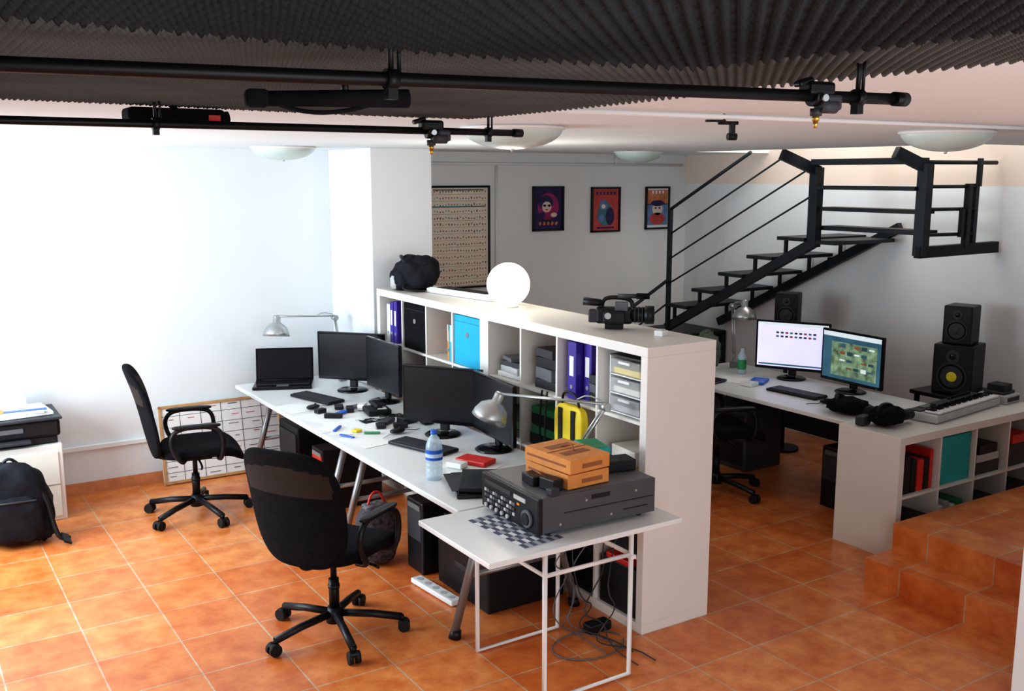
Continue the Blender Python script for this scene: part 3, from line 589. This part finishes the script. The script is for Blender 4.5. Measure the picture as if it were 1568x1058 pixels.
b.beam((3.12,3.38,.80),(3.12,3.38,2.01),.035,.035,STEEL,up=(0,1,0))
for z0,ye,r in ((2.01,2.40,.015),(1.78,2.0,.008),(1.55,1.76,.008),(1.32,1.76,.008)):
    b.cyl((3.12,3.38,z0),(3.12,ye,z0+(3.38-ye)*.51),r,STEEL,seg=10)
for z0,r in ((1.36,.016),(1.14,.009)):b.cyl((3.12,3.38,z0),(2.0,3.38,z0-.6),r,STEEL,seg=10)
b.beam((2.05,3.38,.2),(2.05,3.38,.80),.035,.035,STEEL,up=(0,1,0))
b.done('steel_staircase')
# ------------------------------------------------------------ right workstation
b=B();b.b2((2.13,.42,.70),(3.05,2.45,.73),WL,.005);
for y in (.55,2.3):
    for x in (2.2,2.98):b.cyl((x,y,0),(x,y,.7),.025,GR)
b.b2((2.98,.5,.3),(3.0,2.4,.68),DG);b.done('white_desk')
def s1(b,w,h,z0):
    b.quad([(.015,-w/2+.016,z0+h-.04),(.015,w/2-.016,z0+h-.04),(.015,w/2-.016,z0+h-.016),(.015,-w/2+.016,z0+h-.016)],SCR_W)
    for k in range(9):
        for j in range(2):b.box((.0152,.17-k*.036,z0+h*.76-j*.03),(.001,.022,.014),[P_NAVY,SCR_B,P_RED,DG][(k+j)%4])
    b.box((.0152,0,z0+.04),(.001,w*.9,.012),SCR_B)
def s2(b,w,h,z0):
    b.quad([(.015,-w/2+.016,z0+h-.05),(.015,w/2-.016,z0+h-.05),(.015,w/2-.016,z0+h-.016),(.015,-w/2+.016,z0+h-.016)],SCR_W)
    b.quad([(.0151,-w/2+.10,z0+.05),(.0151,w/2-.05,z0+.05),(.0151,w/2-.05,z0+h*.78),(.0151,-w/2+.10,z0+h*.78)],SCR_G)
    for k in range(5):
        for j in range(4):b.box((.0155,.19-k*.068,z0+h*.72-j*.055),(.001,.05,[.012,.03,.02][(k+j)%3]),[SCR_W,SCR_G,P_TEAL,SCR_B,P_ORG][(k*2+j)%5])
monitor('computer_monitor',(2.90,1.66,.73),208,.58,.39,.07,SCR_L,s1);monitor('computer_monitor',(2.89,1.08,.73),176,.58,.39,.06,SCR_B,s2)
keyboard((2.50,1.25,.73),184);mouse((2.45,.93,.731),170)
smalls('desk_papers',(2.48,1.85,.73),[(0,0,.21,.3,.004,PAP,20),(.1,-.15,.2,.12,.02,BLUE,30),(-.2,.1,.18,.24,.02,BKG,12),(-.05,-.2,.1,.1,.03,WP,10)])
b=B();b.blob((0,0,.05),(.12,.13,.045),BKF,e=2.8,amp=.2);b.tube([(.1,.05,.05),(.0,.1,.13),(-.1,.0,.05)],.012,BK,smoothpts=2);b.blob((.05,-.12,.035),(.06,.05,.030),BK,e=2.6,amp=.2);b.done('headphones',(2.33,.66,.735),0)
desklamp('desk_lamp',(2.86,2.25,.73),(2.86,2.25,.85),(2.90,2.32,1.24),(2.84,2.13,1.29),(0.05,.05,1))
b=B();b.blob((0,0,.16),(.09,.10,.14),OLIVE,e=2.8,amp=.2,seed=8);b.blob((.03,.04,.27),(.05,.05,.05),OLIVE,e=2.4,amp=.3);b.done('cloth_pouch',(2.58,2.28,.738),0)
b=B();b.lathe([(.0005,0),(.035,0),(.035,.15),(.014,.19),(.014,.21),(.0005,.21)],(0,0,0),WATER,seg=20);b.lathe([(.0355,.04),(.0355,.12)],(0,0,0),GRN,seg=20);b.done('water_bottle',(2.72,2.02,.73))
def speaker(name,loc,ang,w,d,h,cone):
    b=B();b.box((0,0,h/2),(d,w,h),BK,bev=.010);x=d/2
    b.cyl((x-.002,0,h*.36),(x+.006,0,h*.36),w*.38,DG,seg=32);b.lathe([(w*.33,.0),(w*.28,-.004),(w*.12,-.016),(.0005,-.012)],(x+.010,0,h*.36),BKF,axis=(1,0,0),seg=32)
    b.lathe([(w*.20,-.002),(w*.13,.004),(.0005,.006)],(x+.002,0,h*.36),cone,axis=(1,0,0),seg=20)
    b.cyl((x-.002,0,h*.77),(x+.005,0,h*.77),w*.17,DG,seg=24);b.blob((x+.006,0,h*.77),(.008,w*.08,w*.08),BKG,e=2)
    b.box((x+.001,0,h*.06),(.004,w*.5,.01),BK);b.done(name,loc,ang)
b=B();b.b2((3.28,.44,.72),(3.80,.86,.75),BK,.005)
for x in (3.32,3.76):
    for y in (.48,.82):b.cyl((x,y,0),(x,y,.72),.02,BKM)
b.b2((3.31,.46,.3),(3.77,.84,.32),BK);b.done('speaker_table')
speaker('studio_speaker',(3.50,.62,.751),196,.28,.28,.36,YEL)
speaker('studio_speaker',(3.50,.62,1.112),196,.20,.20,.28,DG)
b=B();b.cyl((0,0,0),(0,0,.02),.14,BKM,seg=24);b.cyl((0,0,.02),(0,0,1.05),.018,BKM);b.b2((-.1,-.1,1.05),(.1,.1,1.07),BKM);b.done('speaker_stand',(3.30,2.08,0))
speaker('studio_speaker',(3.30,2.08,1.071),212,.19,.2,.28,DG)
# low shelf (bench)
b=B();X0,Y0,BW,BH=1.93,-.06,1.56,.77;o=.05;i=.016
b.b2((0,0,BH-o),(BW,SD,BH),WLW,.002);b.b2((0,0,0),(BW,SD,o),WLW,.002);b.b2((0,0,o),(o,SD,BH-o),WLW,.002);b.b2((BW-o,0,o),(BW,SD,BH-o),WLW,.002)
c_=(BW-2*o-3*i)/4;r_=(BH-2*o-i)/2
for k in range(1,4):b.b2((o+k*c_+(k-1)*i,.004,o),(o+k*c_+k*i,SD-.004,BH-o),WLW)
b.b2((o,.006,o+r_),(BW-o,SD-.006,o+r_+i),WLW);b.done('low_cube_shelf',(X0,Y0,0))
def bc(c,r):return X0+o+c*(c_+i),Y0,o+r*(r_+i)
def bfill(c,r,items,name):
    x,y,z=bc(c,r);b=B();h=.001
    for (dx,dy,dz,m,ox,st) in items:
        b.box((c_/2+ox,.03+dy/2,(h if st else .001)+dz/2),(dx,dy,dz),m,bev=.004)
        if st:h+=dz+.0005
    b.done(name,(x,y,z))
bfill(1,1,[(c_-.02,.36,r_-.02,TEAL,0,1)],'storage_box')
bfill(0,1,[(.06,.25,.24,BK,-.10,0),(.05,.25,.21,BK,-.035,0),(.06,.25,.20,RED,.03,0),(.05,.25,.2,BK,.09,0),(.03,.22,.25,RED,.135,0)],'row_of_boxes')
bfill(0,0,[(.28,.3,.08,BK,0,1),(.25,.28,.05,LG,0,1),(.2,.25,.05,BK,.02,1)],'equipment_stack')
bfill(1,0,[(.06,.25,.2,PAP,-.11,0),(.05,.25,.22,LG,-.045,0),(.05,.25,.19,WP,.02,0),(.07,.25,.21,GRN,.09,0)],'row_of_boxes')
bfill(2,1,[(.26,.3,.08,DG,0,1),(.24,.3,.05,LG,0,1),(.2,.26,.06,BK,0,1)],'equipment_stack')
bfill(2,0,[(.28,.3,.06,PAP,0,1),(.26,.3,.05,LG,0,1),(.24,.26,.06,DG,0,1)],'equipment_stack')
bfill(3,1,[(.26,.3,.15,DG,0,1),(.2,.26,.06,RED,0,1)],'equipment_stack');bfill(3,0,[(.28,.3,.16,BK,0,1),(.2,.2,.05,DG,0,1)],'equipment_stack')
# on bench
b=B();b.box((0,0,.03),(.86,.22,.055),LG,bev=.01);b.box((0,.055,.06),(.82,.08,.012),DG,bev=.003);b.box((0,-.055,.062),(.80,.10,.004),DG)
for k in range(36):b.box((-.39+k*.0222,-.058,.066),(.0205,.10,.012),WP,bev=.002)
for k in range(36):
    if k%7 not in(2,6):b.box((-.379+k*.0222,-.035,.076),(.011,.06,.012),BKG)
for k in range(8):b.cyl((.05+k*.04,.065,.066),(.05+k*.04,.065,.082),.010,BK,seg=12)
b.box((-.25,.055,.068),(.14,.05,.004),BKG);b.done('synthesizer_keyboard',(2.82,.19,BH),7)
b=B();b.blob((0,0,.06),(.12,.09,.056),BKF,e=2.8,amp=.2,seed=1);b.tube([(-.12,0,.06),(-.05,.02,.14),(.08,0,.12),(.12,0,.05)],.010,BK,smoothpts=2);b.cyl((.1,-.04,.05),(.2,-.06,.05),.035,BK);b.box((-.1,.10,.03),(.1,.06,.06),DG,bev=.01);b.done('photo_camera',(2.13,.20,BH+.003),10)
b=B();b.box((0,0,.03),(.2,.2,.06),LG,bev=.006);b.box((0,-.101,.03),(.16,.002,.03),DG);b.box((.0,0,.07),(.16,.14,.02),DG,bev=.004);b.box((.0,-.0,.1),(.12,.12,.05),BK,bev=.006);b.done('audio_interface',(3.38,.22,BH),5)
b=B();b.box((0,0,.22),(.45,.2,.44),BK,bev=.01);b.box((-.226,0,.3),(.004,.17,.2),DG);b.box((-.228,0,.4),(.004,.14,.03),MG);b.done('computer_tower',(2.62,.80,0),0)
b=B();b.box((0,0,.25),(.4,.5,.5),DG,bev=.008);b.box((-.201,0,.36),(.004,.44,.18),BK);b.box((-.201,0,.14),(.004,.44,.2),BK);b.box((-.206,0,.36),(.01,.1,.015),GR);b.done('drawer_unit',(2.72,2.0,0),0)
# ------------------------------------------------------------ lights
w=bpy.data.worlds.new('w');SC.world=w;w.use_nodes=True;bg=w.node_tree.nodes['Background'];bg.inputs[0].default_value=(.82,.91,1,1);bg.inputs[1].default_value=.72
def area(name,loc,rot,sx,sy,e,c):
    l=bpy.data.lights.new(name,'AREA');l.shape='RECTANGLE';l.size=sx;l.size_y=sy;l.energy=e;l.color=c
    ob=bpy.data.objects.new(name,l);SC.collection.objects.link(ob);ob.location=loc;ob.rotation_euler=[R(a) for a in rot];return ob
area('window_daylight',(-4.0,2.45,1.52),(0,-90,0),1.3,2.2,112,(.76,.90,1))
area('rear_fill',(-2.0,-4.9,1.5),(82,0,-10),3.0,2.0,42,(.95,.97,1))  # added fill lamp behind the camera, no door there
area('stairwell_daylight',(3.4,1.6,3.4),(0,0,0),.8,1.8,20,(1,.88,.74))
l=bpy.data.lights.new('globe_bulb','POINT');l.energy=9;l.color=(1,.93,.8);l.shadow_soft_size=.14;ob=bpy.data.objects.new('globe_bulb',l);SC.collection.objects.link(ob);ob.location=(.25,1.66,1.95)
# ------------------------------------------------------------ camera
cam=bpy.data.cameras.new('camera');co=bpy.data.objects.new('camera',cam);SC.collection.objects.link(co);SC.camera=co
cam.lens=1525.85/1568*36;cam.sensor_width=36;cam.sensor_fit='HORIZONTAL';cam.clip_start=.02
co.location=(-3.1284,-3.6644,2.3161)
yaw,pit=R(32.6047),R(-9.6727)
f=Vector((math.sin(yaw)*math.cos(pit),math.cos(yaw)*math.cos(pit),math.sin(pit)))
co.rotation_euler=f.to_track_quat('-Z','Y').to_euler()
